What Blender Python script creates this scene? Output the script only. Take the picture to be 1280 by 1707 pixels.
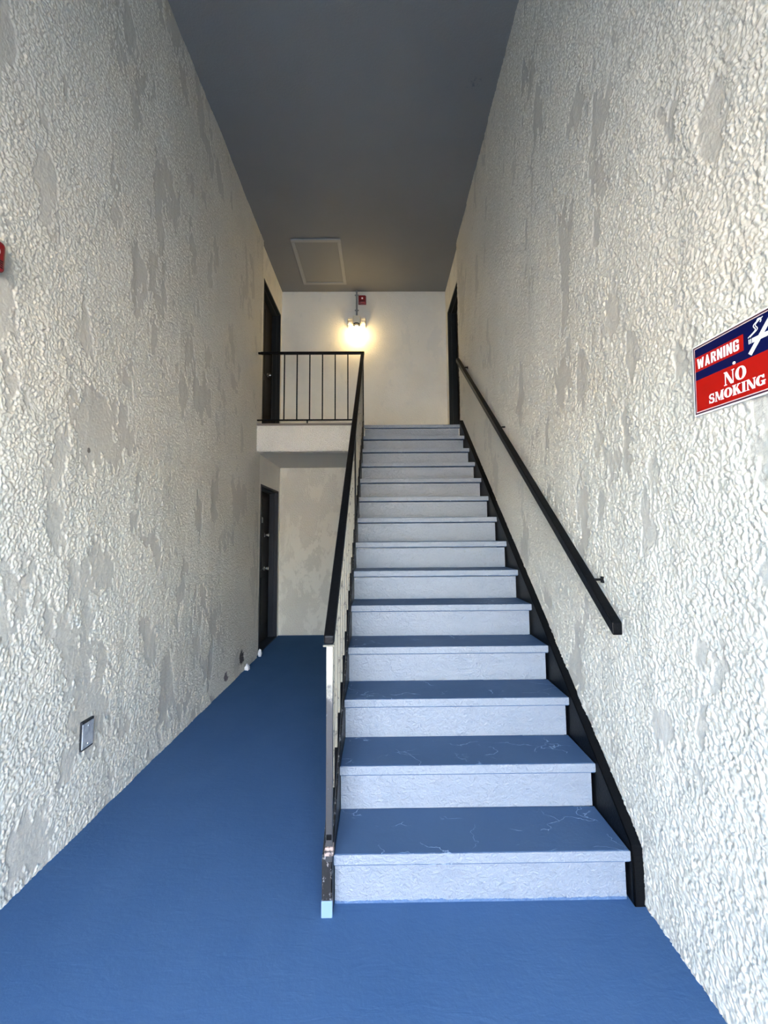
import bpy, bmesh, math, random
import numpy as np
from mathutils import Vector, Matrix

for o in list(bpy.data.objects):
    bpy.data.objects.remove(o)
scene = bpy.context.scene
C = scene.collection
random.seed(4)

# ------------------------------------------------------------------ camera
CAM_H = 1.3938
PITCH, YAW, ROLL = 0.08074, 0.00878, 0.0075
fw = Vector((math.sin(YAW)*math.cos(PITCH), math.cos(YAW)*math.cos(PITCH), math.sin(PITCH)))
rt = Vector((math.cos(YAW), -math.sin(YAW), 0))
up = rt.cross(fw)
r2 = rt*math.cos(ROLL) - up*math.sin(ROLL)
u2 = up*math.cos(ROLL) + rt*math.sin(ROLL)
cam = bpy.data.objects.new('camera', bpy.data.cameras.new('camera'))
C.objects.link(cam)
m = Matrix((r2, u2, -fw)).transposed().to_4x4()
m.translation = Vector((0, 0, CAM_H))
cam.matrix_world = m
cam.data.sensor_fit = 'HORIZONTAL'
cam.data.sensor_width = 36
cam.data.lens = 36*700/1280
cam.data.shift_y = -16.4/1280
cam.data.clip_start = 0.02
cam.data.clip_end = 400
scene.camera = cam

# ------------------------------------------------------------------ world, sun, exposure
world = bpy.data.worlds.new('world')
scene.world = world
world.use_nodes = True
wn = world.node_tree.nodes
wl = world.node_tree.links
bg = wn['Background']
sky = wn.new('ShaderNodeTexSky')
sky.sky_type = 'NISHITA'
sky.sun_disc = False
sky.sun_elevation = math.radians(58)
sky.sun_rotation = math.radians(25)
sky.air_density = 1.3
sky.dust_density = 0.6
sky.ozone_density = 3.0
wl.new(sky.outputs['Color'], bg.inputs['Color'])
bg.inputs['Strength'].default_value = 1.5

sun_l = bpy.data.lights.new('sun', 'SUN')
sun_l.energy = 15.5
sun_l.angle = math.radians(0.6)
sun_l.color = (1.0, 0.76, 0.48)
sun = bpy.data.objects.new('sun', sun_l)
C.objects.link(sun)
sd = Vector((-0.25, -0.62, -0.75))           # the sun stands behind the building
sun.rotation_euler = sd.to_track_quat('-Z', 'Y').to_euler()

scene.view_settings.view_transform = 'Standard'
scene.view_settings.look = 'None'
scene.view_settings.gamma = 1
scene.view_settings.exposure = 2.55

# ------------------------------------------------------------------ measures
L, R, D = -1.444, 0.9886, 6.105
ZC = 5.099
ZU = 2.70                                     # upper floor
Y0, RUN, RISE = 1.693, 0.243, 2.70/14
YL = Y0 + 13*RUN                              # landing edge
YO = -1.50                                    # mouth of the stairwell
XL, XR = -0.1855, 0.9377                      # stair ends

portal_l = bpy.data.lights.new('mouth_portal', 'AREA')
portal_l.shape = 'RECTANGLE'; portal_l.size = R-L; portal_l.size_y = 2.72
portal_l.cycles.is_portal = True
portal = bpy.data.objects.new('mouth_portal', portal_l)
portal.location = ((L+R)/2, YO-0.30, 1.31)
portal.rotation_euler = (math.radians(90), 0, 0)      # sends its light towards +y
C.objects.link(portal)


# ------------------------------------------------------------------ material helpers
def new_mat(name, color, rough=0.6, metal=0.0, spec=None):
    mt = bpy.data.materials.new(name)
    mt.use_nodes = True
    b = mt.node_tree.nodes['Principled BSDF']
    b.inputs['Base Color'].default_value = (*color, 1)
    b.inputs['Roughness'].default_value = rough
    b.inputs['Metallic'].default_value = metal
    if spec is not None:
        b.inputs['Specular IOR Level'].default_value = spec
    return mt


class NT:
    def __init__(s, mt):
        s.t = mt.node_tree; s.b = s.t.nodes['Principled BSDF']

    def n(s, typ, **kw):
        nd = s.t.nodes.new(typ)
        for k, v in kw.items():
            if k in nd.inputs.keys():
                nd.inputs[k].default_value = v
            else:
                setattr(nd, k, v)
        return nd

    def l(s, a, b):
        s.t.links.new(a, b)

    def coords(s, scale=(1, 1, 1), rot=(0, 0, 0)):
        tc = s.n('ShaderNodeNewGeometry')
        mp = s.n('ShaderNodeMapping')
        mp.inputs['Scale'].default_value = scale
        mp.inputs['Rotation'].default_value = rot
        s.l(tc.outputs['Position'], mp.inputs['Vector'])
        return mp.outputs[0]

    def noise(s, vec, scale, detail=3, rough=0.5, dist=0.0):
        nd = s.n('ShaderNodeTexNoise')
        nd.inputs['Scale'].default_value = scale
        nd.inputs['Detail'].default_value = detail
        nd.inputs['Roughness'].default_value = rough
        nd.inputs['Distortion'].default_value = dist
        s.l(vec, nd.inputs['Vector'])
        return nd.outputs[0]

    def ramp(s, fac, a, b, ca=0.0, cb=1.0):
        nd = s.n('ShaderNodeMapRange')
        nd.interpolation_type = 'SMOOTHSTEP'
        nd.inputs['From Min'].default_value = a
        nd.inputs['From Max'].default_value = b
        nd.inputs['To Min'].default_value = ca
        nd.inputs['To Max'].default_value = cb
        s.l(fac, nd.inputs['Value'])
        return nd.outputs[0]

    def math(s, op, a, b=None):
        nd = s.n('ShaderNodeMath'); nd.operation = op
        for i, v in enumerate((a, b)):
            if v is None: continue
            if isinstance(v, (int, float)): nd.inputs[i].default_value = v
            else: s.l(v, nd.inputs[i])
        return nd.outputs[0]

    def mix(s, fac, a, b):
        nd = s.n('ShaderNodeMix'); nd.data_type = 'RGBA'
        if isinstance(fac, (int, float)): nd.inputs[0].default_value = fac
        else: s.l(fac, nd.inputs[0])
        for i, v in ((6, a), (7, b)):
            if isinstance(v, tuple): nd.inputs[i].default_value = (*v, 1)
            else: s.l(v, nd.inputs[i])
        return nd.outputs[2]

    def bump(s, h, dist, strength=1.0):
        nd = s.n('ShaderNodeBump')
        nd.inputs['Distance'].default_value = dist
        nd.inputs['Strength'].default_value = strength
        s.l(h, nd.inputs['Height'])
        s.l(nd.outputs[0], s.b.inputs['Normal'])

    def color(s, c):
        s.l(c, s.b.inputs['Base Color'])


def stucco(name, col, patch_col, scale=62, depth=0.010, patch=0.56, stains=(), stretch=(1, 1, 0.88)):
    mt = new_mat(name, col, 0.75)
    t = NT(mt)
    v = t.coords(stretch)
    warp = t.n('ShaderNodeVectorMath'); warp.operation = 'ADD'
    wnz = t.n('ShaderNodeTexNoise', Scale=28.0, Detail=2.0)
    t.l(v, wnz.inputs['Vector'])
    sc = t.n('ShaderNodeVectorMath'); sc.operation = 'SCALE'; sc.inputs['Scale'].default_value = 0.010
    t.l(wnz.outputs['Color'], sc.inputs[0])
    t.l(v, warp.inputs[0]); t.l(sc.outputs[0], warp.inputs[1])
    vor = t.n('ShaderNodeTexVoronoi', Scale=float(scale))
    vor.feature = 'SMOOTH_F1'
    vor.inputs['Smoothness'].default_value = 0.35
    t.l(warp.outputs[0], vor.inputs['Vector'])
    blobs = t.ramp(vor.outputs['Distance'], 0.66, 0.08)
    nz = t.noise(warp.outputs[0], scale*1.35, 2, 0.55)
    nzr = t.ramp(nz, 0.40, 0.74)
    h = t.math('ADD', t.math('MULTIPLY', blobs, 0.55), t.math('MULTIPLY', nzr, 0.85))
    # trowelled smooth patches
    pv = t.coords((1.0, 1.0, 0.5), (0.35, 0, 0))
    p1 = t.noise(pv, 3.1, 6, 0.72, 0.35)
    pm = t.ramp(p1, patch, patch+0.045)
    hh = t.math('MULTIPLY', h, t.math('SUBTRACT', 1.0, t.math('MULTIPLY', pm, 0.93)))
    big = t.noise(t.coords(), 5.0, 4, 0.6)
    hh = t.math('ADD', hh, t.math('MULTIPLY', big, 0.7))
    tone = t.noise(t.coords(), 1.4, 5, 0.6)
    c = t.mix(t.ramp(tone, 0.35, 0.7), col, tuple(x*0.9 for x in col))
    c = t.mix(t.math('MULTIPLY', pm, 0.85), c, patch_col)
    geo = t.n('ShaderNodeNewGeometry')
    for (cx, cy, cz, rad, sc_col) in stains:
        dv = t.n('ShaderNodeVectorMath'); dv.operation = 'DISTANCE'
        t.l(geo.outputs['Position'], dv.inputs[0]); dv.inputs[1].default_value = (cx, cy, cz)
        rr = t.math('ADD', dv.outputs['Value'], t.math('MULTIPLY', t.noise(t.coords(), 26, 4, 0.7), rad*2.2))
        mk_ = t.ramp(rr, rad*2.05, rad*1.75)
        c = t.mix(mk_, c, sc_col)
        hh = t.math('SUBTRACT', hh, t.math('MULTIPLY', mk_, 1.2))
    t.color(c)
    t.bump(hh, depth)
    return mt


def relief_mat(name, col, patch_col, stains=()):
    """colour only: the relief of these walls is modelled in the mesh"""
    mt = new_mat(name, col, 0.7)
    t = NT(mt)
    tone = t.noise(t.coords(), 1.4, 5, 0.6)
    c = t.mix(t.ramp(tone, 0.35, 0.7), col, tuple(x*0.93 for x in col))
    at = t.n('ShaderNodeAttribute'); at.attribute_name = 'trowelled'
    c = t.mix(t.math('MULTIPLY', at.outputs['Fac'], 0.8), c, patch_col)
    geo = t.n('ShaderNodeNewGeometry')
    for (cx, cy, cz, rad, sc_col) in stains:
        dv = t.n('ShaderNodeVectorMath'); dv.operation = 'DISTANCE'
        t.l(geo.outputs['Position'], dv.inputs[0]); dv.inputs[1].default_value = (cx, cy, cz)
        rr = t.math('ADD', dv.outputs['Value'], t.math('MULTIPLY', t.noise(t.coords(), 26, 4, 0.7), rad*2.2))
        c = t.mix(t.ramp(rr, rad*2.05, rad*1.75), c, sc_col)
    t.color(c)
    t.bump(t.noise(t.coords(), 240, 3, 0.6), 0.0012)
    return mt


CREAM = (0.615, 0.58, 0.50)
PATCH = (0.48, 0.455, 0.40)
M = {}
dark_st = (0.05, 0.045, 0.05)
M['stucco_left'] = relief_mat('stucco_left', CREAM, PATCH,
                              [(L, 4.46, 0.15, 0.085, dark_st), (L, 4.02, 0.10, 0.055, (0.12, 0.10, 0.11)),
                               (L, 2.07, 1.83, 0.016, (0.16, 0.14, 0.12))])
M['stucco_right'] = relief_mat('stucco_right', CREAM, PATCH)
M['stucco_fine'] = stucco('stucco_fine', (0.78, 0.74, 0.645), (0.66, 0.63, 0.56), 75, 0.0035, 0.53)
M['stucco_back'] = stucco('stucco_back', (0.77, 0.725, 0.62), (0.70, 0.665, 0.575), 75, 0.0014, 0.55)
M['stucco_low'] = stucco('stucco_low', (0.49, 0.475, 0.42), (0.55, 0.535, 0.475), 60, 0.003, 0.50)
M['stucco_fascia'] = stucco('stucco_fascia', (0.82, 0.78, 0.69), PATCH, 70, 0.012, 0.8)


def ceiling_mat():
    mt = new_mat('ceiling_paint', (0.40, 0.42, 0.42), 0.8)
    t = NT(mt)
    tone = t.noise(t.coords(), 1.1, 4)
    c = t.mix(t.ramp(tone, 0.3, 0.7), (0.168, 0.166, 0.160), (0.188, 0.185, 0.178))
    geo = t.n('ShaderNodeNewGeometry')
    dv = t.n('ShaderNodeVectorMath'); dv.operation = 'DISTANCE'
    t.l(geo.outputs['Position'], dv.inputs[0]); dv.inputs[1].default_value = (0.80, 3.15, ZC)
    rr = t.math('ADD', dv.outputs['Value'], t.math('MULTIPLY', t.noise(t.coords(), 30, 5, 0.8), 0.45))
    c = t.mix(t.ramp(rr, 0.26, 0.20), c, (0.10, 0.11, 0.12))
    t.color(c)
    t.bump(t.noise(t.coords((1, 1, 1)), 60, 4, 0.6), 0.0015)
    return mt


M['ceiling'] = ceiling_mat()
M['underside'] = new_mat('soffit_paint', (0.62, 0.60, 0.53), 0.8)
t = NT(M['underside']); t.bump(t.noise(t.coords(), 80, 3), 0.0015)


def floor_mat(name, base, base2, scratches=False, rough=0.5, spec=0.0):
    mt = new_mat(name, base, rough, 0, spec)
    t = NT(mt)
    a = t.noise(t.coords((1, 0.6, 1)), 1.8, 5, 0.6, 0.3)
    c = t.mix(t.ramp(a, 0.3, 0.7), base, base2)
    fine = t.noise(t.coords(), 45, 4, 0.65)
    swirl = t.noise(t.coords((1, 3, 1), (0, 0, 0.5)), 7, 5, 0.6, 1.2)
    hgt = t.math('ADD', t.math('MULTIPLY', fine, 0.25), t.math('MULTIPLY', swirl, 0.35))
    # small scuffs in the paint
    sp = t.noise(t.coords(), 9, 6, 0.85)
    c = t.mix(t.math('MULTIPLY', t.ramp(sp, 0.74, 0.80), 0.35), c, (0.24, 0.33, 0.46))
    if scratches:
        vo = t.n('ShaderNodeTexVoronoi', Scale=4.2); vo.feature = 'DISTANCE_TO_EDGE'
        wv = t.n('ShaderNodeVectorMath'); wv.operation = 'ADD'
        n2 = t.n('ShaderNodeTexNoise', Scale=6.0, Detail=4.0); co = t.coords((1, 1.6, 0.0))
        t.l(co, n2.inputs['Vector'])
        s2 = t.n('ShaderNodeVectorMath'); s2.operation = 'SCALE'; s2.inputs['Scale'].default_value = 0.25
        t.l(n2.outputs['Color'], s2.inputs[0]); t.l(co, wv.inputs[0]); t.l(s2.outputs[0], wv.inputs[1])
        t.l(wv.outputs[0], vo.inputs['Vector'])
        line = t.ramp(vo.outputs['Distance'], 0.011, 0.003)
        keep = t.ramp(t.noise(t.coords(), 5, 3, 0.6), 0.50, 0.60)
        ln = t.math('MULTIPLY', line, keep)
        c = t.mix(t.math('MULTIPLY', ln, 0.65), c, (0.34, 0.44, 0.60))
        hgt = t.math('ADD', hgt, t.math('MULTIPLY', ln, 0.6))
    t.color(c)
    rr = t.ramp(t.noise(t.coords(), 3.0, 4), 0.3, 0.7, rough-0.06, rough+0.1)
    t.l(rr, t.b.inputs['Roughness'])
    t.bump(hgt, 0.0035)
    return mt


FB = (0.064, 0.120, 0.225)
FB2 = (0.055, 0.108, 0.208)
M['floor'] = floor_mat('floor_blue_paint', FB, FB2)
M['tread'] = floor_mat('tread_blue_paint', (0.070, 0.115, 0.195), (0.063, 0.105, 0.182), True, 0.42, 0.03)


def riser_mat():
    mt = new_mat('riser_paint', (0.36, 0.40, 0.47), 0.42)
    t = NT(mt)
    a = t.noise(t.coords((1, 1, 2)), 5, 4, 0.6)
    c = t.mix(t.ramp(a, 0.3, 0.7), (0.210, 0.232, 0.268), (0.195, 0.216, 0.250))
    sp = t.noise(t.coords((1, 1, 1)), 30, 5, 0.8)
    dirt = t.ramp(t.noise(t.coords(), 2.3, 4, 0.6), 0.48, 0.62)
    c = t.mix(t.math('MULTIPLY', t.math('MULTIPLY', t.ramp(sp, 0.56, 0.66), dirt), 0.45), c, (0.16, 0.17, 0.16))
    # ragged blue floor paint lapping onto the foot of the lowest riser
    geo = t.n('ShaderNodeNewGeometry'); sx = t.n('ShaderNodeSeparateXYZ')
    t.l(geo.outputs['Position'], sx.inputs[0])
    zz = t.math('SUBTRACT', sx.outputs['Z'], t.math('MULTIPLY', t.noise(t.coords((1, 1, 0.3)), 24, 4, 0.7), 0.022))
    c = t.mix(t.ramp(zz, 0.0, -0.002), c, FB)
    t.color(c)
    h = t.math('ADD', t.noise(t.coords((1, 1, 1.4)), 34, 4, 0.65, 0.8), t.math('MULTIPLY', t.noise(t.coords(), 110, 2), 0.35))
    t.bump(h, 0.008)
    return mt


M['riser'] = riser_mat()
M['nosing'] = M['riser']


def metal_mat(name, col, chip, amount=0.62, rough=0.35):
    mt = new_mat(name, col, rough, 0.0, 0.09)
    t = NT(mt)
    a = t.noise(t.coords((1.4, 1.4, 0.8)), 38, 6, 0.75)
    c = t.mix(t.math('MULTIPLY', t.ramp(a, amount, amount+0.05), 0.9), col, chip)
    t.color(c)
    t.bump(t.noise(t.coords(), 90, 4, 0.6), 0.0012)
    return mt


M['black'] = metal_mat('black_rail_paint', (0.004, 0.004, 0.0045), (0.03, 0.03, 0.03), 0.72)
M['black_worn'] = metal_mat('worn_black_rail_paint', (0.022, 0.021, 0.021), (0.22, 0.21, 0.21), 0.56)
M['baluster'] = metal_mat('daylight_tinted_baluster_paint', (0.20, 0.18, 0.14), (0.05, 0.045, 0.04), 0.56, 0.35)  # tan base is reflected daylight painted onto black metal balusters


def post_mat():
    mt = new_mat('worn_sunlit_post_paint', (0.06, 0.055, 0.052), 0.4)
    t = NT(mt)
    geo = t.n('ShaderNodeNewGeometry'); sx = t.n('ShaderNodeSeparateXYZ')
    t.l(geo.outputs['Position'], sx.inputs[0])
    # sunlight on the upper post, painted in as a pale ragged-edged top
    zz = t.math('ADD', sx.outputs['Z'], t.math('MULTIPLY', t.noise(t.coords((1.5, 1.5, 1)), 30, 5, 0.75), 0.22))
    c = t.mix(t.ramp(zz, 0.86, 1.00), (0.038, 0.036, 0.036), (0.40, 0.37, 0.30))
    chip = t.noise(t.coords(), 55, 5, 0.8)
    c = t.mix(t.ramp(chip, 0.66, 0.70), c, (0.35, 0.35, 0.36))
    c = t.mix(t.ramp(chip, 0.36, 0.32), c, (0.02, 0.02, 0.02))
    t.color(c)
    t.bump(chip, 0.001)
    return mt


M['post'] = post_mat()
M['foot'] = new_mat('pale_blue_dab', (0.17, 0.25, 0.33), 0.5)
M['tan'] = metal_mat('peeling_tape', (0.34, 0.25, 0.21), (0.06, 0.05, 0.05), 0.5, 0.6)
M['door'] = new_mat('door_paint', (0.010, 0.008, 0.007), 0.45, 0, 0.15)
M['frame'] = new_mat('door_frame_paint', (0.016, 0.020, 0.028), 0.42, 0, 0.2)
M['frame_g'] = new_mat('door_frame_grey_paint', (0.022, 0.024, 0.024), 0.42, 0, 0.2)
M['chrome'] = new_mat('chrome', (0.75, 0.73, 0.7), 0.25, 0.9)
M['plate'] = new_mat('blank_plate', (0.34, 0.36, 0.40), 0.5)
t = NT(M['plate']); t.color(t.mix(t.ramp(t.noise(t.coords(), 30, 5, 0.7), 0.4, 0.65), (0.36, 0.38, 0.41), (0.24, 0.26, 0.29)))
M['hole'] = new_mat('dark_box', (0.01, 0.01, 0.012), 0.8)
M['red'] = new_mat('red_plastic', (0.20, 0.003, 0.008), 0.35)
M['lens'] = new_mat('clear_lens', (0.85, 0.80, 0.80), 0.08)
M['white_pl'] = new_mat('cream_plastic', (0.78, 0.70, 0.52), 0.45)
M['conduit'] = new_mat('conduit_paint', (0.28, 0.275, 0.25), 0.45)
M['hatch'] = new_mat('hatch_paint', (0.19, 0.188, 0.182), 0.7)
M['hatch_trim'] = new_mat('hatch_trim_paint', (0.26, 0.26, 0.25), 0.6)
M['plaster'] = new_mat('plaster_lump', (0.62, 0.60, 0.62), 0.8)
t = NT(M['plaster']); t.bump(t.noise(t.coords(), 90, 4), 0.004)
M['edge_strip'] = new_mat('landing_edge_paint', (0.13, 0.105, 0.085), 0.5)
M['upper_floor'] = floor_mat('landing_floor_paint', (0.16, 0.17, 0.18), (0.14, 0.15, 0.16))
M['bulb'] = new_mat('lit_bulb', (1, 0.9, 0.7), 0.3)
bb = M['bulb'].node_tree.nodes['Principled BSDF']
bb.inputs['Emission Color'].default_value = (1.0, 0.84, 0.50, 1)
bb.inputs['Emission Strength'].default_value = 6
M['navy'] = new_mat('sign_navy', (0.002, 0.005, 0.055), 0.35, 0, 0.1)
M['sred'] = new_mat('sign_red', (0.42, 0.008, 0.005), 0.35, 0, 0.1)
M['swhite'] = new_mat('sign_white', (0.86, 0.84, 0.80), 0.35)
M['smar'] = new_mat('sign_dark_line', (0.06, 0.008, 0.03), 0.35)
M['spink'] = new_mat('sign_pale_line', (0.80, 0.62, 0.60), 0.35)


def ground_mat():
    mt = new_mat('concrete_ground', (0.42, 0.39, 0.34), 0.9)
    t = NT(mt)
    t.color(t.mix(t.ramp(t.noise(t.coords(), 0.8, 6, 0.65), 0.3, 0.7), (0.46, 0.42, 0.36), (0.38, 0.35, 0.30)))
    t.bump(t.noise(t.coords(), 40, 4), 0.004)
    return mt


M['ground'] = ground_mat()
M['outer_wall'] = new_mat('outer_wall_paint', (0.74, 0.68, 0.56), 0.8)


# ------------------------------------------------------------------ mesh helpers
class MB:
    def __init__(s):
        s.v = []; s.f = []; s.mi = []

    def box(s, x0, x1, y0, y1, z0, z1, mi=0):
        b = len(s.v)
        s.v += [(x0, y0, z0), (x1, y0, z0), (x1, y1, z0), (x0, y1, z0), (x0, y0, z1), (x1, y0, z1), (x1, y1, z1), (x0, y1, z1)]
        for q in ((0, 3, 2, 1), (4, 5, 6, 7), (0, 1, 5, 4), (1, 2, 6, 5), (2, 3, 7, 6), (3, 0, 4, 7)):
            s.f.append(tuple(b+i for i in q)); s.mi.append(mi)
        return s

    def prism(s, poly, x0, x1, mi=0):
        """poly in (y, z), swept along x"""
        b = len(s.v); n = len(poly)
        s.v += [(x0, y, z) for y, z in poly] + [(x1, y, z) for y, z in poly]
        s.f.append(tuple(b+i for i in range(n))); s.mi.append(mi)
        s.f.append(tuple(b+n+i for i in reversed(range(n)))); s.mi.append(mi)
        for i in range(n):
            j = (i+1) % n
            s.f.append((b+i, b+n+i, b+n+j, b+j)); s.mi.append(mi)
        return s

    def lathe(s, prof, c, axis='z', seg=20, mi=0):
        b = len(s.v)
        for (r, h) in prof:
            for k in range(seg):
                a = 2*math.pi*k/seg
                p, q = r*math.cos(a), r*math.sin(a)
                s.v.append({'z': (c[0]+p, c[1]+q, c[2]+h), 'y': (c[0]+p, c[1]+h, c[2]+q), 'x': (c[0]+h, c[1]+p, c[2]+q)}[axis])
        for i in range(len(prof)-1):
            for k in range(seg):
                k2 = (k+1) % seg
                s.f.append((b+i*seg+k, b+i*seg+k2, b+(i+1)*seg+k2, b+(i+1)*seg+k)); s.mi.append(mi)
        s.f.append(tuple(b+k for k in range(seg))); s.mi.append(mi)
        s.f.append(tuple(b+(len(prof)-1)*seg+k for k in range(seg))); s.mi.append(mi)
        return s

    def build(s, name, mats, parent=None, bevel=0.0, smooth=False, seg=2):
        me = bpy.data.meshes.new(name)
        me.from_pydata(s.v, [], s.f)
        if not isinstance(mats, (list, tuple)): mats = [mats]
        for mm in mats: me.materials.append(mm)
        me.polygons.foreach_set('material_index', s.mi)
        bm = bmesh.new(); bm.from_mesh(me)
        bmesh.ops.recalc_face_normals(bm, faces=bm.faces)
        if smooth:
            for f in bm.faces: f.smooth = True
            for e in bm.edges:
                if len(e.link_faces) == 2 and e.calc_face_angle(0) > 0.7: e.smooth = False
        bm.to_mesh(me); bm.free()
        o = bpy.data.objects.new(name, me)
        C.objects.link(o)
        if parent is not None:
            o.parent = parent
            o.matrix_parent_inverse = Matrix.Translation(-Vector(parent.location)) if parent.type == 'EMPTY' and parent.rotation_euler[0] == 0 else Matrix()
        if bevel:
            md = o.modifiers.new('bevel', 'BEVEL')
            md.width = bevel; md.segments = seg; md.limit_method = 'ANGLE'
        return o


def thing(name, loc, label, cat, group=None, kind=None):
    o = bpy.data.objects.new(name, None)
    o.empty_display_size = 0.1
    C.objects.link(o); o.location = loc
    tag(o, label, cat, group, kind)
    return o


def tag(o, label=None, cat=None, group=None, kind=None):
    if label: o['label'] = label
    if cat: o['category'] = cat
    if group: o['group'] = group
    if kind: o['kind'] = kind
    return o


def struct(o):
    o['kind'] = 'structure'
    return o


# ------------------------------------------------------------------ modelled stucco relief
def _hash(ix, iy, seed):
    h = (ix.astype(np.int64)*374761393 + iy.astype(np.int64)*668265263 + seed*974634777) & 0x7fffffff
    h = ((h ^ (h >> 13))*1274126177) & 0x7fffffff
    h = h ^ (h >> 16)
    return (h & 0xffff)/65535.0


def vnoise(u, v, seed):
    iu, iv = np.floor(u), np.floor(v)
    fu, fv = u-iu, v-iv
    fu = fu*fu*(3-2*fu); fv = fv*fv*(3-2*fv)
    a, b = _hash(iu, iv, seed), _hash(iu+1, iv, seed)
    c, d = _hash(iu, iv+1, seed), _hash(iu+1, iv+1, seed)
    return (a*(1-fu)+b*fu)*(1-fv)+(c*(1-fu)+d*fu)*fv


def fbm(u, v, seed, octs=4, gain=0.5):
    t_, amp, tot = 0, 1.0, 0.0
    for o in range(octs):
        t_ = t_+vnoise(u*2**o, v*2**o, seed+o*17)*amp; tot += amp; amp *= gain
    return t_/tot


def hills(u, v, cell, seed):
    """soft round dabs of plaster on a jittered lattice"""
    gu, gv = np.floor(u/cell), np.floor(v/cell)
    best = np.zeros_like(u)
    for i in (-1, 0, 1):
        for j in (-1, 0, 1):
            cu, cv = gu+i, gv+j
            pu = (cu+0.1+0.8*_hash(cu, cv, seed))*cell
            pv = (cv+0.1+0.8*_hash(cu, cv, seed+1))*cell
            rad = cell*(0.5+0.45*_hash(cu, cv, seed+2))
            hh = 0.45+0.55*_hash(cu, cv, seed+3)
            d2 = ((u-pu)**2 + ((v-pv)*0.85)**2)/rad**2
            best = np.maximum(best, hh*np.clip(1-d2, 0, 1)**0.8)
    return best


def add_relief(obj, x0, sgn, ys, zs, amp, seed, patch_level, mat_index=0):
    """append a displaced plaster skin to a wall mesh; sgn +1 faces +x"""
    Y, Z = np.meshgrid(ys, zs, indexing='ij')
    wy = Y+0.005*(vnoise(Y*75, Z*75, seed+50)-0.5)+0.02*(vnoise(Y*17, Z*17, seed+51)-0.5)
    wz = Z+0.005*(vnoise(Y*75, Z*75, seed+52)-0.5)+0.02*(vnoise(Y*17, Z*17, seed+53)-0.5)
    h = 0.72*hills(wy, wz, 0.0112, seed)+0.42*hills(wy, wz, 0.0078, seed+9)
    h = h+0.30*fbm(Y*38, Z*38, seed+20, 2)
    # trowelled-flat patches: irregular, drawn out along the wall
    q = fbm(Y*6.0+1.2*Z, Z*3.0-0.8*Y, seed+30, 6, 0.66)+0.10*(fbm(Y*0.9, Z*0.9, seed+40, 2)-0.5)
    mk = np.clip((q-patch_level)/0.03, 0, 1)
    mk = mk*mk*(3-2*mk)
    h = h*(1-0.80*mk)+0.30*mk
    big = fbm(Y*2.2, Z*1.6, seed+60, 3)-0.5
    streak = fbm(Y*9, Z*1.4, seed+70, 3)-0.5
    X = x0+sgn*(h*amp - amp*0.5 + big*0.012 + streak*0.007)
    # settle the skin onto the plane at its borders
    n, m_ = Y.shape
    co = np.stack([X, Y, Z], -1).reshape(-1, 3)
    idx = np.arange(n*m_).reshape(n, m_)
    a, b, c, d = idx[:-1, :-1].ravel(), idx[1:, :-1].ravel(), idx[1:, 1:].ravel(), idx[:-1, 1:].ravel()
    quads = np.stack([a, b, c, d] if sgn > 0 else [a, d, c, b], -1)
    me0 = obj.data
    nv0, nf0 = len(me0.vertices), len(me0.polygons)
    v0 = np.empty(nv0*3); me0.vertices.foreach_get('co', v0)
    f0 = np.empty(nf0*4, dtype=np.int32); me0.loops.foreach_get('vertex_index', f0)
    mi0 = np.empty(nf0, dtype=np.int32); me0.polygons.foreach_get('material_index', mi0)
    V = np.concatenate([v0.reshape(-1, 3), co]); F = np.concatenate([f0.reshape(-1, 4), quads+nv0]).astype(np.int32)
    me = bpy.data.meshes.new(me0.name)
    me.vertices.add(len(V)); me.vertices.foreach_set('co', V.ravel())
    me.loops.add(F.size); me.loops.foreach_set('vertex_index', F.ravel())
    me.polygons.add(len(F))
    me.polygons.foreach_set('loop_start', np.arange(0, F.size, 4, dtype=np.int32))
    me.polygons.foreach_set('material_index', np.concatenate([mi0, np.full(len(quads), mat_index, dtype=np.int32)]))
    me.polygons.foreach_set('use_smooth', np.concatenate([np.zeros(nf0, dtype=bool), np.ones(len(quads), dtype=bool)]))
    for mm in me0.materials: me.materials.append(mm)
    at = me.attributes.new('trowelled', 'FLOAT', 'POINT')
    at.data.foreach_set('value', np.concatenate([np.zeros(nv0), mk.ravel()]).astype(np.float32))
    me.update(calc_edges=True); me.validate()
    obj.data = me
    bpy.data.meshes.remove(me0)
    me.name = obj.name


def wall_steps(y0, y1, fine_from):
    ys = [y0]
    while ys[-1] < y1-0.004:
        y_ = ys[-1]
        ys.append(y_+(0.014 if y_ < fine_from else 0.0033+0.0010*max(0, y_-1.2)))
    ys[-1] = y1
    return np.array(ys)


# ------------------------------------------------------------------ structure
T = 0.28
SB = 0.02            # set-back of the smoother wall beside the doors
YS = 5.0
DL = (5.125, 6.02)   # left door openings
DR = (5.07, 5.93)    # right door opening
UT = 4.69            # top of the upper door openings
LT = 2.045

floor = struct(MB().box(L-T, R+T, YO, D+T, -0.15, 0, 0).build('floor', M['floor']))
ground = struct(MB().box(-14, 14, -15, YO, -0.2, -0.02, 0).build('floor_outside', M['ground']))
# unseen building across the yard, added to bounce warm sunlight into the stairwell
struct(MB().box(-14, 14, -12.5, -12, -0.02, 3.6, 0).box(-14, 14, -12.6, -11.8, 3.6, 3.8, 0).build('wall_bounce', M['outer_wall']))

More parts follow.
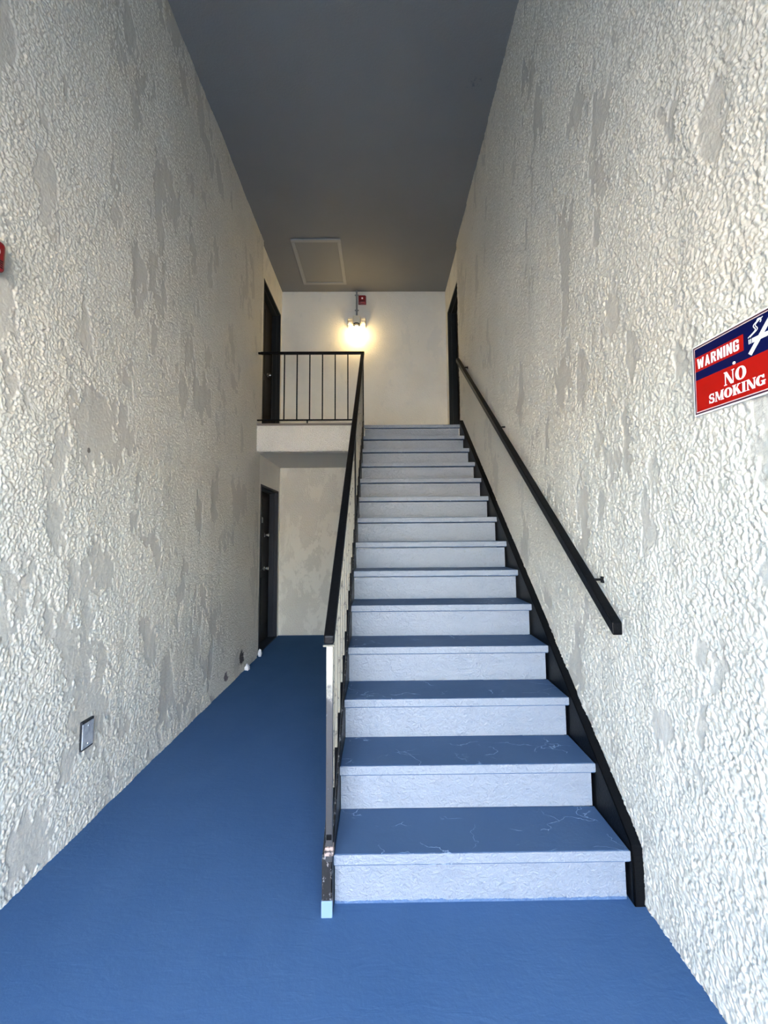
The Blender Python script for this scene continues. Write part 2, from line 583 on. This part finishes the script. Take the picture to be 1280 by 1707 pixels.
wl_ = MB().box(L-T, L-0.016, YO, YS, 0, ZC, 0)
xs = L-SB
wl_.box(L-T, xs, YS, DL[0], 0, ZC, 1).box(L-T, xs, DL[1], D, 0, ZC, 1)
wl_.box(L-T, xs, DL[0], DL[1], LT, ZU, 1).box(L-T, xs, DL[0], DL[1], UT, ZC, 1)
wo = struct(wl_.build('wall_left', [M['stucco_left'], M['stucco_fine']]))
zs_ = np.linspace(0, ZC, 1480)
add_relief(wo, L, 1, wall_steps(YO, YS+0.002, 1.3), zs_, 0.0095, 11, 0.575)
wr_ = MB().box(R+0.016, R+T, YO, YS+0.04, 0, ZC, 0)
xr_ = R+SB
wr_.box(xr_, R+T, YS+0.04, DR[0], 0, ZC, 1).box(xr_, R+T, DR[1], D, 0, ZC, 1)
wr_.box(xr_, R+T, DR[0], DR[1], 0, ZU, 1).box(xr_, R+T, DR[0], DR[1], UT-0.02, ZC, 1)
wo = struct(wr_.build('wall_right', [M['stucco_right'], M['stucco_fine']]))
add_relief(wo, R, -1, wall_steps(YO, YS+0.042, 0.8), zs_, 0.0095, 77, 0.60)
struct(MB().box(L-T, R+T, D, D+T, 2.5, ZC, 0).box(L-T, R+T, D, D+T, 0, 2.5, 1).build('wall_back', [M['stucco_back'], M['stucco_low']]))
struct(MB().box(L-T, R+T, YO-0.28, D+T, ZC, ZC+0.3, 0).build('ceiling', M['ceiling']))
# the front of the building: two wings and the beam over the mouth of the stairwell
HB = 2.52
wf = MB().box(-9, L, YO-0.28, YO, -0.02, 5.4, 0).box(R, 9, YO-0.28, YO, -0.02, 5.4, 0).box(L, R, YO-0.28, YO, HB, ZC, 0)
struct(wf.build('wall_front', M['outer_wall']))

# upper landing slab and its stuccoed edge beam
fu = struct(MB().box(L-SB, R+SB, YL+0.02, D, ZU-0.012, ZU, 0).box(L-SB, R+SB, YL+0.12, D, 2.40, ZU-0.012, 1)
            .build('floor_upper', [M['upper_floor'], M['underside']]))
struct(MB().box(L, XL+0.01, YL, YL+0.12, 2.388, ZU-0.002, 0).box(XL+0.01, R, YL+0.035, YL+0.12, 2.388, ZU-0.015, 0)
       .build('trim_1', M['stucco_fascia'], bevel=0.006))
struct(MB().box(L, XL-0.05, YL-0.006, YL+0.03, ZU-0.001, ZU+0.022, 0).build('trim_2', M['edge_strip']))


# ------------------------------------------------------------------ doors
def door(n, side, y0, y1, z0, z1, fm, knob=True):
    """side -1: opening in the left wall, +1: in the right wall"""
    xw = xs if side < 0 else xr_
    root = thing('door_%d' % n, (xw, (y0+y1)/2, z0), None, None, kind='structure')

    def bx(mb, a, b, ya, yb, za, zb):
        p, q = xw+side*a, xw+side*b
        mb.box(min(p, q), max(p, q), ya, yb, za, zb)
        return mb
    fr = MB()
    # stepped profile: outer casing, jamb and stop
    for (ya, yb) in ((y0, y0+0.028), (y1-0.028, y1)): bx(fr, -0.004, 0.20, ya, yb, z0, z1)
    bx(fr, -0.004, 0.20, y0+0.028, y1-0.028, z1-0.03, z1)
    for (ya, yb) in ((y0+0.028, y0+0.044), (y1-0.044, y1-0.028)): bx(fr, 0.045, 0.118, ya, yb, z0, z1-0.03)
    bx(fr, 0.045, 0.118, y0+0.044, y1-0.044, z1-0.046, z1-0.03)
    fr.build('door_frame', fm, root, bevel=0.004)
    lf = bx(MB(), 0.12, 0.165, y0+0.03, y1-0.03, z0+0.008, z1-0.032).build('door_leaf', M['door'], root, bevel=0.003)
    w = (y1-y0-0.06)
    for r0, r1 in ((0.12, 0.42), (0.47, 0.93)):
        for c0, c1 in ((0.12, 0.46), (0.54, 0.88)):
            hh = z1-z0
            bx(MB(), 0.113, 0.121, y0+0.03+w*c0, y0+0.03+w*c1, z0+hh*r0, z0+hh*r1).build('door_panel', M['door'], lf, bevel=0.006)
    bx(MB(), -0.002, 0.2, y0, y1, z0-0.001, z0+0.012).build('threshold', fm, root)
    if knob:
        for yy, dz, rr in knob:
            pr = [(rr*1.1, 0), (rr*1.1, 0.008), (rr*0.45, 0.014), (rr*0.45, 0.03), (rr, 0.04), (rr*0.9, 0.062), (rr*0.4, 0.068)]
            MB().lathe([(r, -side*h) for r, h in pr], (xw+side*0.12, yy, z0+dz), 'x').build('door_knob', M['chrome'], lf, smooth=True)
    return root


d2 = door(1, -1, DL[0], DL[1], 0, LT, M['frame'], [(5.74, 1.42, 0.026), (5.74, 0.97, 0.026)])
MB().box(xs-0.121, xs-0.112, 5.60, 5.66, 1.58, 1.66).build('name_plate', M['chrome'], d2, bevel=0.003)
door(2, -1, DL[0], DL[1], ZU, UT, M['frame_g'], [(5.78, 0.97, 0.026)])
door(3, 1, DR[0], DR[1], ZU, UT-0.02, M['frame_g'], [(5.15, 0.97, 0.026)])

# ------------------------------------------------------------------ staircase
stair = thing('staircase', (0.376, Y0, 0), 'blue-painted stair flight with pale risers and black side stringers, climbing from floor to landing', 'staircase')
NT_ = 0.042
for i in range(14):
    y = Y0+RUN*i; z = RISE*(i+1)
    # riser, slightly set back under its nosing
    zb = z-RISE+ (0.0 if i == 0 else -0.0)
    r = MB().box(XL+0.002, XR-0.004, y+0.026, y+0.040, zb, z-NT_-(0.005 if i > 4 else 0), 0)
    o = r.build('riser', M['riser'], stair)
    yb = y+RUN+0.026 if i < 13 else y+0.05
    tr = MB()
    tr.box(XL, XR+0.004, y+0.001, yb, z-NT_, z, 0)
    o = tr.build('tread', [M['tread'], M['riser']], stair, bevel=0.004)
    # pale front edge of each tread (painted with the risers)
    ns = MB().box(XL-0.0006, XR+0.0056, y-0.001, y+0.006, z-NT_+0.0045, z-0.0015).build('nosing', M['riser'], o, bevel=0.0025)


def nos(y): return RISE*(1+(y-Y0)/RUN)


def stringer(x0, x1, web_right, y0):
    yt = YL+0.035
    top = lambda y: nos(y)+0.032
    low = lambda y: nos(y)-0.27
    s = MB()
    ys = y0
    ye_low = Y0 + (0.27/RISE-1)*RUN          # where the lower edge meets the floor
    # web
    wx0, wx1 = (x0, x0+0.008) if web_right else (x1-0.008, x1)
    poly = [(ys, 0.0), (ys, 0.18), (ys+0.005, 0.215), (ys+0.02, top(ys+0.02)-0.004), (yt, top(yt)), (yt, low(yt)), (ye_low+0.02, 0.0)]
    s.prism(poly, wx0, wx1)
    # flanges
    s.prism([(ys, 0), (ys, 0.18), (ys+0.005, 0.215), (ys+0.02, top(ys+0.02)-0.004), (yt, top(yt)), (yt, top(yt)-0.010), (ys+0.026, top(ys+0.026)-0.016), (ys+0.014, 0.205), (ys+0.010, 0.18), (ys+0.010, 0)], x0, x1)
    s.prism([(yt, low(yt)+0.010), (yt, low(yt)), (ye_low+0.02, 0.0), (ye_low+0.005, 0.0)], x0, x1)
    return s


sr = stringer(XR+0.0065, R-0.001, True, 1.683).build('stringer', M['black'], stair, bevel=0.003)
sl = stringer(-0.226, XL-0.001, False, 1.660).build('stringer', M['black_worn'], stair, bevel=0.003)
MB().box(-0.2275, XL-0.0002, 1.6575, 1.668, 0.0, 0.058).build('paint_dab', M['foot'], sl, bevel=0.002)['label'] = 'pale blue painted foot'

# ------------------------------------------------------------------ stair railing
rail = thing('stair_railing', (-0.2, 1.66, 0.2), 'black metal railing, balusters tinted tan for reflected daylight, rising along the open left edge of the stairs', 'railing')
zr = lambda y: 0.985 + (y-1.65)*(3.545-0.985)/(4.853-1.65)
p = MB().prism([(1.645, zr(1.645)), (1.645, zr(1.645)+0.034), (4.86, zr(4.86)+0.034), (4.86, zr(4.86))], -0.2205, -0.1795)
p.build('top_rail', M['black'], rail, bevel=0.006)
MB().prism([(1.66, zr(1.66)-0.014), (1.66, zr(1.66)+0.002), (4.86, zr(4.86)+0.002), (4.86, zr(4.86)-0.014)], -0.2125, -0.1875).build('rail_channel', M['black'], rail)
MB().box(-0.2220, -0.1780, 1.638, 1.647, zr(1.645)-0.006, zr(1.645)+0.001).build('end_lip', M['baluster'], rail, bevel=0.001)
zb_ = lambda y: nos(y)+0.10
MB().prism([(1.66, zb_(1.66)), (1.66, zb_(1.66)+0.020), (4.86, zb_(4.86)+0.020), (4.86, zb_(4.86))], -0.2105, -0.1895).build('bottom_rail', M['black'], rail, bevel=0.002)
MB().box(-0.212, -0.187, 1.661, 1.686, 0.19, zr(1.67)+0.004).build('post', M['post'], rail, bevel=0.002)['label'] = 'worn post with sunlight painted pale on its top'
MB().box(-0.2125, -0.1875, 4.842, 4.867, ZU, 3.565).build('post', M['black'], rail, bevel=0.002)
MB().box(-0.212, -0.187, 3.22, 3.245, nos(3.23)+0.02, zr(3.23)).build('post', M['black'], rail, bevel=0.002)
y = 1.79
k = 0
while y < 4.80:
    if abs(y-3.232) > 0.04:
        MB().box(-0.2065, -0.1935, y-0.0065, y+0.0065, zb_(y)+0.012, zr(y)-0.004).build('baluster', M['baluster'], rail)
    y += 0.1215; k += 1
# peeling wrap where the post meets the stringer
cl = MB()
for (z0, z1, e, tilt) in ((0.232, 0.245, 0.003, 0.006), (0.214, 0.228, 0.005, -0.004)):
    cl.box(-0.2125-e, -0.1865+e, 1.6555-e*0.3, 1.688, z0, z1)
cl.build('post_wrap', M['tan'], rail, bevel=0.004)

# ------------------------------------------------------------------ landing railing
lr = thing('landing_railing', (-0.82, YL, ZU), 'black metal balcony railing with thin upright bars across the upper landing edge', 'railing')
MB().box(L+0.035, -0.178, 4.834, 4.872, 3.560, 3.588).build('top_rail', M['black'], lr, bevel=0.005)
MB().box(L+0.005, L+0.037, 4.838, 4.868, 3.563, 3.585).build('wall_bracket', M['black'], lr, bevel=0.003)
MB().box(L+0.002, -0.2125, 4.845, 4.861, 2.754, 2.770).build('bottom_rail', M['black'], lr, bevel=0.002)
for i in range(8):
    x = -1.278+0.1505*i - (0.0 if i else 0.0)
    if x > -0.3: continue
    MB().box(x-0.0065, x+0.0065, 4.8465, 4.8595, 2.768, 3.562).build('baluster', M['black'], lr)
MB().box(L+0.06, L+0.075, 4.8465, 4.8595, ZU+0.02, 2.756).build('foot_lug', M['black'], lr)
MB().box(-0.86, -0.845, 4.8465, 4.8595, ZU+0.02, 2.756).build('foot_lug', M['black'], lr)

# ------------------------------------------------------------------ wall handrail
hr = thing('wall_handrail', (R, 3.2, 1.0), 'black rectangular handrail fixed on brackets along the right-hand stucco wall', 'handrail')
zh = lambda y: 0.996 + (y-1.688)*(3.455-0.996)/(4.85-1.688)
MB().prism([(1.688, zh(1.688)), (1.688, zh(1.688)+0.050), (4.85, zh(4.85)+0.050), (4.85, zh(4.85))], 0.9135, 0.9545).build('rail', M['black'], hr, bevel=0.004)
for yb in (1.885, 3.23, 4.55):
    zz = zh(yb)
    b = MB().box(0.9535, R-0.004, yb-0.009, yb+0.009, zz+0.040, zz+0.050)
    b.box(R-0.006, R+0.002, yb-0.011, yb+0.011, zz+0.030, zz+0.058)
    b.build('bracket', M['black'], hr, bevel=0.002)

# ------------------------------------------------------------------ attic hatch
ha = thing('attic_hatch', (-0.787, 5.43, ZC), 'painted attic access hatch with raised trim in the ceiling above the landing', 'hatch')
hx0, hx1, hy0, hy1 = -1.10, -0.474, 4.96, 5.895
MB().box(hx0+0.03, hx1-0.03, hy0+0.03, hy1-0.03, ZC-0.006, ZC+0.004).build('hatch_panel', M['hatch'], ha)
fr = MB()
fr.box(hx0, hx1, hy0, hy0+0.045, ZC-0.020, ZC+0.001).box(hx0, hx1, hy1-0.045, hy1, ZC-0.020, ZC+0.001)
fr.box(hx0, hx0+0.045, hy0+0.045, hy1-0.045, ZC-0.020, ZC+0.001).box(hx1-0.045, hx1, hy0+0.045, hy1-0.045, ZC-0.020, ZC+0.001)
fr.build('hatch_trim', M['hatch_trim'], ha, bevel=0.004)

# ------------------------------------------------------------------ emergency light, conduit, strobes
ex, ez = -0.335, 4.60
em = thing('emergency_light', (ex, D, ez), 'cream twin-head emergency light with a lit warm bulb under it, high on the back wall', 'light fixture')
MB().box(ex-0.135, ex+0.135, D-0.03, D+0.004, ez-0.075, ez+0.062).build('back_plate', M['white_pl'], em, bevel=0.008)
hs = MB().box(ex-0.055, ex+0.055, D-0.095, D-0.028, ez-0.055, ez+0.078)
hs.build('housing', M['white_pl'], em, bevel=0.012)
for sx in (-1, 1):
    hd = MB().box(ex+sx*0.10-0.032, ex+sx*0.10+0.032, D-0.062, D-0.028, ez+0.014, ez+0.054).box(ex+sx*0.10-0.032, ex+sx*0.10+0.032, D-0.062, D-0.028, ez-0.048, ez+0.004)
    o = hd.build('lamp_head', M['white_pl'], em, bevel=0.006)
    MB().box(ex+sx*0.10-0.022, ex+sx*0.10+0.022, D-0.0655, D-0.061, ez-0.038, ez-0.008).build('lamp_lens', M['lens'], o, bevel=0.003)
MB().lathe([(0.050, 0.0), (0.050, -0.02), (0.034, -0.034)], (ex, D-0.085, ez-0.056)).build('socket', M['hole'], em, smooth=True)
bz = ez-0.150
MB().lathe([(0.022, 0.062), (0.032, 0.045), (0.046, 0.01), (0.048, -0.012), (0.040, -0.035), (0.022, -0.052), (0.006, -0.056)],
           (ex, D-0.085, bz)).build('bulb', M['bulb'], em, smooth=True)
bl = bpy.data.lights.new('bulb_light', 'POINT')
bl.energy = 2.0; bl.color = (1.0, 0.70, 0.27); bl.shadow_soft_size = 0.05
blo = bpy.data.objects.new('bulb_light', bl)
blo.location = (ex, D-0.13, bz-0.055)
C.objects.link(blo)

cd = MB().lathe([(0.0135, 0), (0.0135, ZC-ez-0.078)], (ex, D-0.016, ez+0.078), seg=14)
for z in (ez+0.2, ZC-0.06): cd.box(ex-0.03, ex+0.03, D-0.010, D, z-0.009, z+0.009)
tag(cd.build('conduit', M['conduit'], smooth=True), 'thin pale conduit running up the back wall from light fixture to ceiling', 'conduit')


def strobe(loc, rz, w, h, d, label):
    s = bpy.data.objects.new('fire_alarm', None); C.objects.link(s)
    s.location = loc; s.rotation_euler = (0, 0, rz); tag(s, label, 'alarm')

    def loc_build(mb, name, mm, bev, par=s):
        o = mb.build(name, mm, None, bevel=bev, smooth=False)
        o.parent = par
        return o
    loc_build(MB().box(-w/2, w/2, -d*0.45, 0.004, -h/2, h/2), 'base', M['red'], 0.006)
    body = loc_build(MB().box(-w*0.46, w*0.46, -d, -d*0.4, -h*0.46, h*0.46), 'horn_body', M['red'], 0.014)
    loc_build(MB().lathe([(0.014, -d), (0.013, -d-0.006), (0.008, -d-0.010), (0.003, -d-0.011)], (0, 0, 0.008), 'y'), 'strobe_lens', M['lens'], 0, body)
    g = MB()
    for k in range(4): g.box(-w*0.3, w*0.3, -d-0.002, -d+0.002, -h*0.36+k*0.008, -h*0.36+k*0.008+0.003)
    loc_build(g, 'grille', M['hole'], 0, body)
    return s


strobe((-0.252, D, 4.955), 0, 0.118, 0.132, 0.055, 'red fire alarm with white strobe lens on the back wall beside the conduit')
strobe((L, 1.462, 2.436), math.pi/2, 0.10, 0.125, 0.05, 'red fire alarm on the left stucco wall, cut by the photo edge')

# ------------------------------------------------------------------ blank outlet cover
oc = thing('outlet_cover', (L, 2.145, 0.44), 'blank grey cover plate low on the left stucco wall', 'outlet cover')
MB().box(L-0.004, L+0.009, 2.106, 2.186, 0.376, 0.512).build('box_rim', M['hole'], oc)
b = MB().box(L+0.0095, L+0.0145, 2.102, 2.180, 0.386, 0.502).build('cover_plate', M['plate'], oc, bevel=0.002)
for z in (0.402, 0.486): MB().lathe([(0.004, 0), (0.003, 0.0015)], (L+0.0145, 2.141, z), 'x', 10).build('screw', M['chrome'], b)


# ------------------------------------------------------------------ plaster lumps by the left wall
def lump(loc, rx, ry, rz, label):
    bm = bmesh.new()
    bmesh.ops.create_icosphere(bm, subdivisions=3, radius=1)
    rnd = random.Random(loc[1])
    ph = [rnd.uniform(0, 6) for _ in range(6)]
    for v in bm.verts:
        n = 1+0.16*math.sin(4*v.co.x+ph[0])*math.sin(5*v.co.y+ph[1])+0.10*math.sin(9*v.co.z+ph[2])
        taper = 1-0.35*max(0, v.co.z)
        v.co = Vector((v.co.x*rx*n*taper, v.co.y*ry*n*taper, max(v.co.z, -0.7)*rz*n + 0.7*rz))
    me = bpy.data.meshes.new('plaster_lump'); bm.to_mesh(me); bm.free()
    me.materials.append(M['plaster'])
    for pl in me.polygons: pl.use_smooth = True
    o = bpy.data.objects.new('plaster_lump', me); o.location = loc; C.objects.link(o)
    tag(o, label, 'plaster')


lump((L+0.030, 4.56, -0.002), 0.026, 0.035, 0.036, 'white plaster lump on the floor against the damaged stucco of the left wall')
lump((L+0.018, 5.07, -0.002), 0.024, 0.030, 0.052, 'pale plaster lump on the floor at the near corner of the lower door')

# ------------------------------------------------------------------ no smoking sign
SW, SH = 0.305, 0.217
sg = bpy.data.objects.new('warning_sign', None)
C.objects.link(sg)
ang = math.radians(2.2)
# local x runs to the right of the sign (-y), local y runs up, local z comes off the wall (-x)
mm = Matrix(((0, 0, -1), (-1, 0, 0), (0, 1, 0))).to_4x4() @ Matrix.Rotation(-ang, 4, 'Z')
mm.translation = Vector((R-0.0105, 1.2650-SW/2*math.cos(ang)-0.001, 1.857))
sg.matrix_world = mm
tag(sg, 'red and navy WARNING NO SMOKING sign mounted on the right stucco wall', 'sign')


def flat(polys, z0, z1, name, mt, parent):
    me = bpy.data.meshes.new(name)
    vs, fs = [], []
    for k, poly in enumerate(polys):
        b = len(vs); n = len(poly)
        vs += [(x, y, z1+k*1.2e-5) for x, y in poly] + [(x, y, z0) for x, y in poly]
        fs.append(tuple(b+i for i in range(n)))
        fs.append(tuple(b+n+i for i in reversed(range(n))))
        for i in range(n):
            j = (i+1) % n
            fs.append((b+i, b+n+i, b+n+j, b+j))
    me.from_pydata(vs, [], fs)
    bm = bmesh.new(); bm.from_mesh(me); bmesh.ops.recalc_face_normals(bm, faces=bm.faces); bm.to_mesh(me); bm.free()
    me.materials.append(mt)
    o = bpy.data.objects.new(name, me); C.objects.link(o); o.parent = parent
    return o


def rect(x0, x1, y0, y1): return [(x0, y0), (x1, y0), (x1, y1), (x0, y1)]


def inset(d): return rect(-SW/2+d, SW/2-d, -SH/2+d, SH/2-d)


board = flat([inset(0)], -0.002, 0.002, 'board', M['swhite'], sg)
flat([inset(0.0045)], 0.002, 0.0024, 'dark_border', M['smar'], sg)
flat([inset(0.0092)], 0.0024, 0.0028, 'pale_border', M['spink'], sg)
i0 = 0.0118
fx0, fx1, fy0, fy1 = -SW/2+i0, SW/2-i0, -SH/2+i0, SH/2-i0
ym = (fy0+fy1)/2
flat([rect(fx0, fx1, fy0, ym)], 0.0028, 0.0032, 'red_field', M['sred'], sg)
flat([rect(fx0, fx1, ym, fy1)], 0.0028, 0.0032, 'navy_field', M['navy'], sg)
wb0, wb1 = fy0+(fy1-fy0)*0.635, fy0+(fy1-fy0)*0.865
wx1 = fx0+0.172
flat([rect(fx0, wx1, wb0, wb1)], 0.0032, 0.0036, 'warning_panel', M['sred'], sg)


def stroke(pts):
    """ribbon along (x, y, width) points -> quads"""
    out = []
    ps = [Vector((p[0], p[1])) for p in pts]
    nn = []
    for i in range(len(ps)):
        a = ps[max(0, i-1)]; b = ps[min(len(ps)-1, i+1)]
        d = (b-a).normalized(); nn.append(Vector((-d.y, d.x)))
    for i in range(len(ps)-1):
        w0, w1 = pts[i][2]/2, pts[i+1][2]/2
        a, b, c, d = ps[i]+nn[i]*w0, ps[i]-nn[i]*w0, ps[i+1]-nn[i+1]*w1, ps[i+1]+nn[i+1]*w1
        out.append([tuple(a), tuple(b), tuple(c), tuple(d)])
    return out


def arc(cx, cy, rx, ry, a0, a1, w0, w1, n=14, contrast=None):
    pts = []
    for i in range(n+1):
        a = math.radians(a0+(a1-a0)*i/n)
        w = w0+(w1-w0)*i/n
        if contrast: w = contrast[0]+(contrast[1]-contrast[0])*abs(math.cos(a))**1.3
        pts.append((cx+rx*math.cos(a), cy+ry*math.sin(a), w))
    return stroke(pts)


def sans(ch):
    """condensed bold capitals in a box 0..w by 0..1; returns polygons and width"""
    w = 0.17
    if ch == 'W':
        return [[(0, 1), (.17, 1), (.27, 0), (.11, 0)], [(.11, 0), (.27, 0), (.39, .8), (.30, .9)], [(.30, .9), (.39, .9), (.57, 0), (.41, 0)],
                [(.41, 0), (.57, 0), (.68, 1), (.51, 1)]], .68
    if ch == 'A':
        return [[(0, 0), (.16, 0), (.31, 1), (.18, 1)], [(.18, 1), (.31, 1), (.50, 0), (.34, 0)], rect(.13, .38, .2, .34)], .50
    if ch == 'N': return [rect(0, .16, 0, 1), rect(.32, .48, 0, 1), [(0, 1), (.16, 1), (.48, 0), (.32, 0)]], .48
    if ch == 'I': return [rect(0, .17, 0, 1)], .17
    if ch == 'R': return [rect(0, .17, 0, 1), rect(.15, .32, .84, 1), rect(.15, .32, .42, .57), rect(.30, .46, .50, .93), [(.2, .45), (.36, .45), (.49, 0), (.32, 0)]], .48
    if ch == 'G': return [rect(0, .16, .08, .92), rect(.07, .40, .85, 1), rect(.07, .40, 0, .15), rect(.31, .47, .08, .5), rect(.24, .47, .38, .52), rect(.31, .47, .66, .92)], .47


def serif(ch):
    """fat high-contrast serif capitals"""
    tn = .07
    if ch == 'N': return stroke([(.12, .02, tn), (.12, .96, tn)])+[[(.02, 1), (.26, 1), (.80, 0), (.56, 0)]]+stroke([(.76, .0, tn), (.76, .98, tn)])+[rect(0, .24, 0, .06), rect(.64, .88, .94, 1), rect(0, .2, .94, 1)], .88
    if ch == 'O': return arc(.41, .5, .30, .44, 0, 360, 0, 0, 28, (.08, .26)), .84
    if ch == 'S': return (arc(.33, .74, .22, .20, 20, 180, .10, .17, 10)+arc(.33, .74, .22, .22, 180, 262, .17, .22, 6)+
                          arc(.33, .27, .23, .24, 82, 0, .22, .19, 8)+arc(.33, .27, .23, .21, 0, -160, .19, .10, 10)+
                          [rect(.52, .58, .66, .98), rect(.04, .10, .02, .36)]), .66
    if ch == 'M': return stroke([(.12, 0, tn), (.15, .98, tn)])+[[(.06, 1), (.30, 1), (.56, .05), (.46, .05)]]+[[(.46, .05), (.56, .05), (.86, 1), (.76, 1)]]+[rect(.72, .92, 0, 1), rect(0, .24, 0, .06), rect(.64, 1.0, 0, .06), rect(.72, 1.0, .94, 1)], 1.02
    if ch == 'K': return [rect(.09, .31, 0, 1), rect(0, .40, 0, .06), rect(0, .40, .94, 1), [(.26, .44), (.36, .44), (.72, 1), (.62, 1)], [(.32, .60), (.50, .68), (.86, 0), (.60, 0)], rect(.52, .82, .94, 1), rect(.52, .90, 0, .06)], .90
    if ch == 'I': return [rect(.09, .31, 0, 1), rect(0, .40, 0, .06), rect(0, .40, .94, 1)], .42
    if ch == 'G': return (arc(.42, .5, .31, .43, 38, 322, 0, 0, 24, (.09, .25))+[rect(.56, .76, .06, .44), rect(.46, .84, .40, .46), rect(.66, .72, .68, .98)]), .88


def word(txt, fn, x0, x1, y0, y1, gap, name, lift, skew=0):
    glyphs = [fn(c) for c in txt]
    tot = sum(g[1] for g in glyphs)+gap*(len(txt)-1)
    sx = (x1-x0)/tot; sy = y1-y0
    cur = 0; polys = []
    for g, w in glyphs:
        for poly in g:
            polys.append([(x0+(cur+px)*sx, y0+py*sy) for px, py in poly])
        cur += w+gap
    # each stroke lies a hair above the last so that overlaps stay clean
    me_o = flat(polys, lift, lift+0.0004, name, M['swhite'], sg)
    return me_o


bw = wb1-wb0
word('WARNING', sans, fx0+0.009, wx1-0.014, wb0+bw*0.16, wb1-bw*0.14, 0.10, 'warning_text', 0.0036)
word('NO', serif, -0.036, 0.036, ym-0.049, ym-0.011, 0.10, 'no_text', 0.0032)
word('SMOKING', serif, -0.092, 0.092, fy0+0.012, fy0+0.040, 0.05, 'smoking_text', 0.0032)
cgx = -SW/2+0.200
cz0 = -SH/2+0.150
flat([rect(cgx+0.010, cgx+0.086, cz0-0.006, cz0+0.006), rect(cgx, cgx+0.0025, cz0-0.006, cz0+0.006), rect(cgx+0.005, cgx+0.0075, cz0-0.006, cz0+0.006)]
     + stroke([(cgx+0.002, cz0-0.034, 0.012), (cgx+0.070, cz0+0.044, 0.012)]), 0.0032, 0.0037, 'cigarette_symbol', M['swhite'], sg)


def smoke(off, w):
    pts = []
    for i in range(22):
        s_ = i/21
        pts.append((cgx+0.001+off+0.030*s_+0.007*math.sin(s_*8.5-1.2)+0.004*(1-s_), cz0+0.011+s_*0.038, w))
    return stroke(pts)


flat(smoke(0, 0.0022)+smoke(0.006, 0.0016)+arc(cgx+0.032, cz0+0.043, 0.006, 0.006, 200, -60, 0.002, 0.002, 10), 0.0032, 0.0037, 'smoke_symbol', M['swhite'], sg)
me = MB().lathe([(0.0042, 0.003), (0.0042, 0.0048), (0.0025, 0.0058)], (0, 0.004, 0), 'z', 14).build('rivet', M['swhite'], None, smooth=True)
me.parent = sg
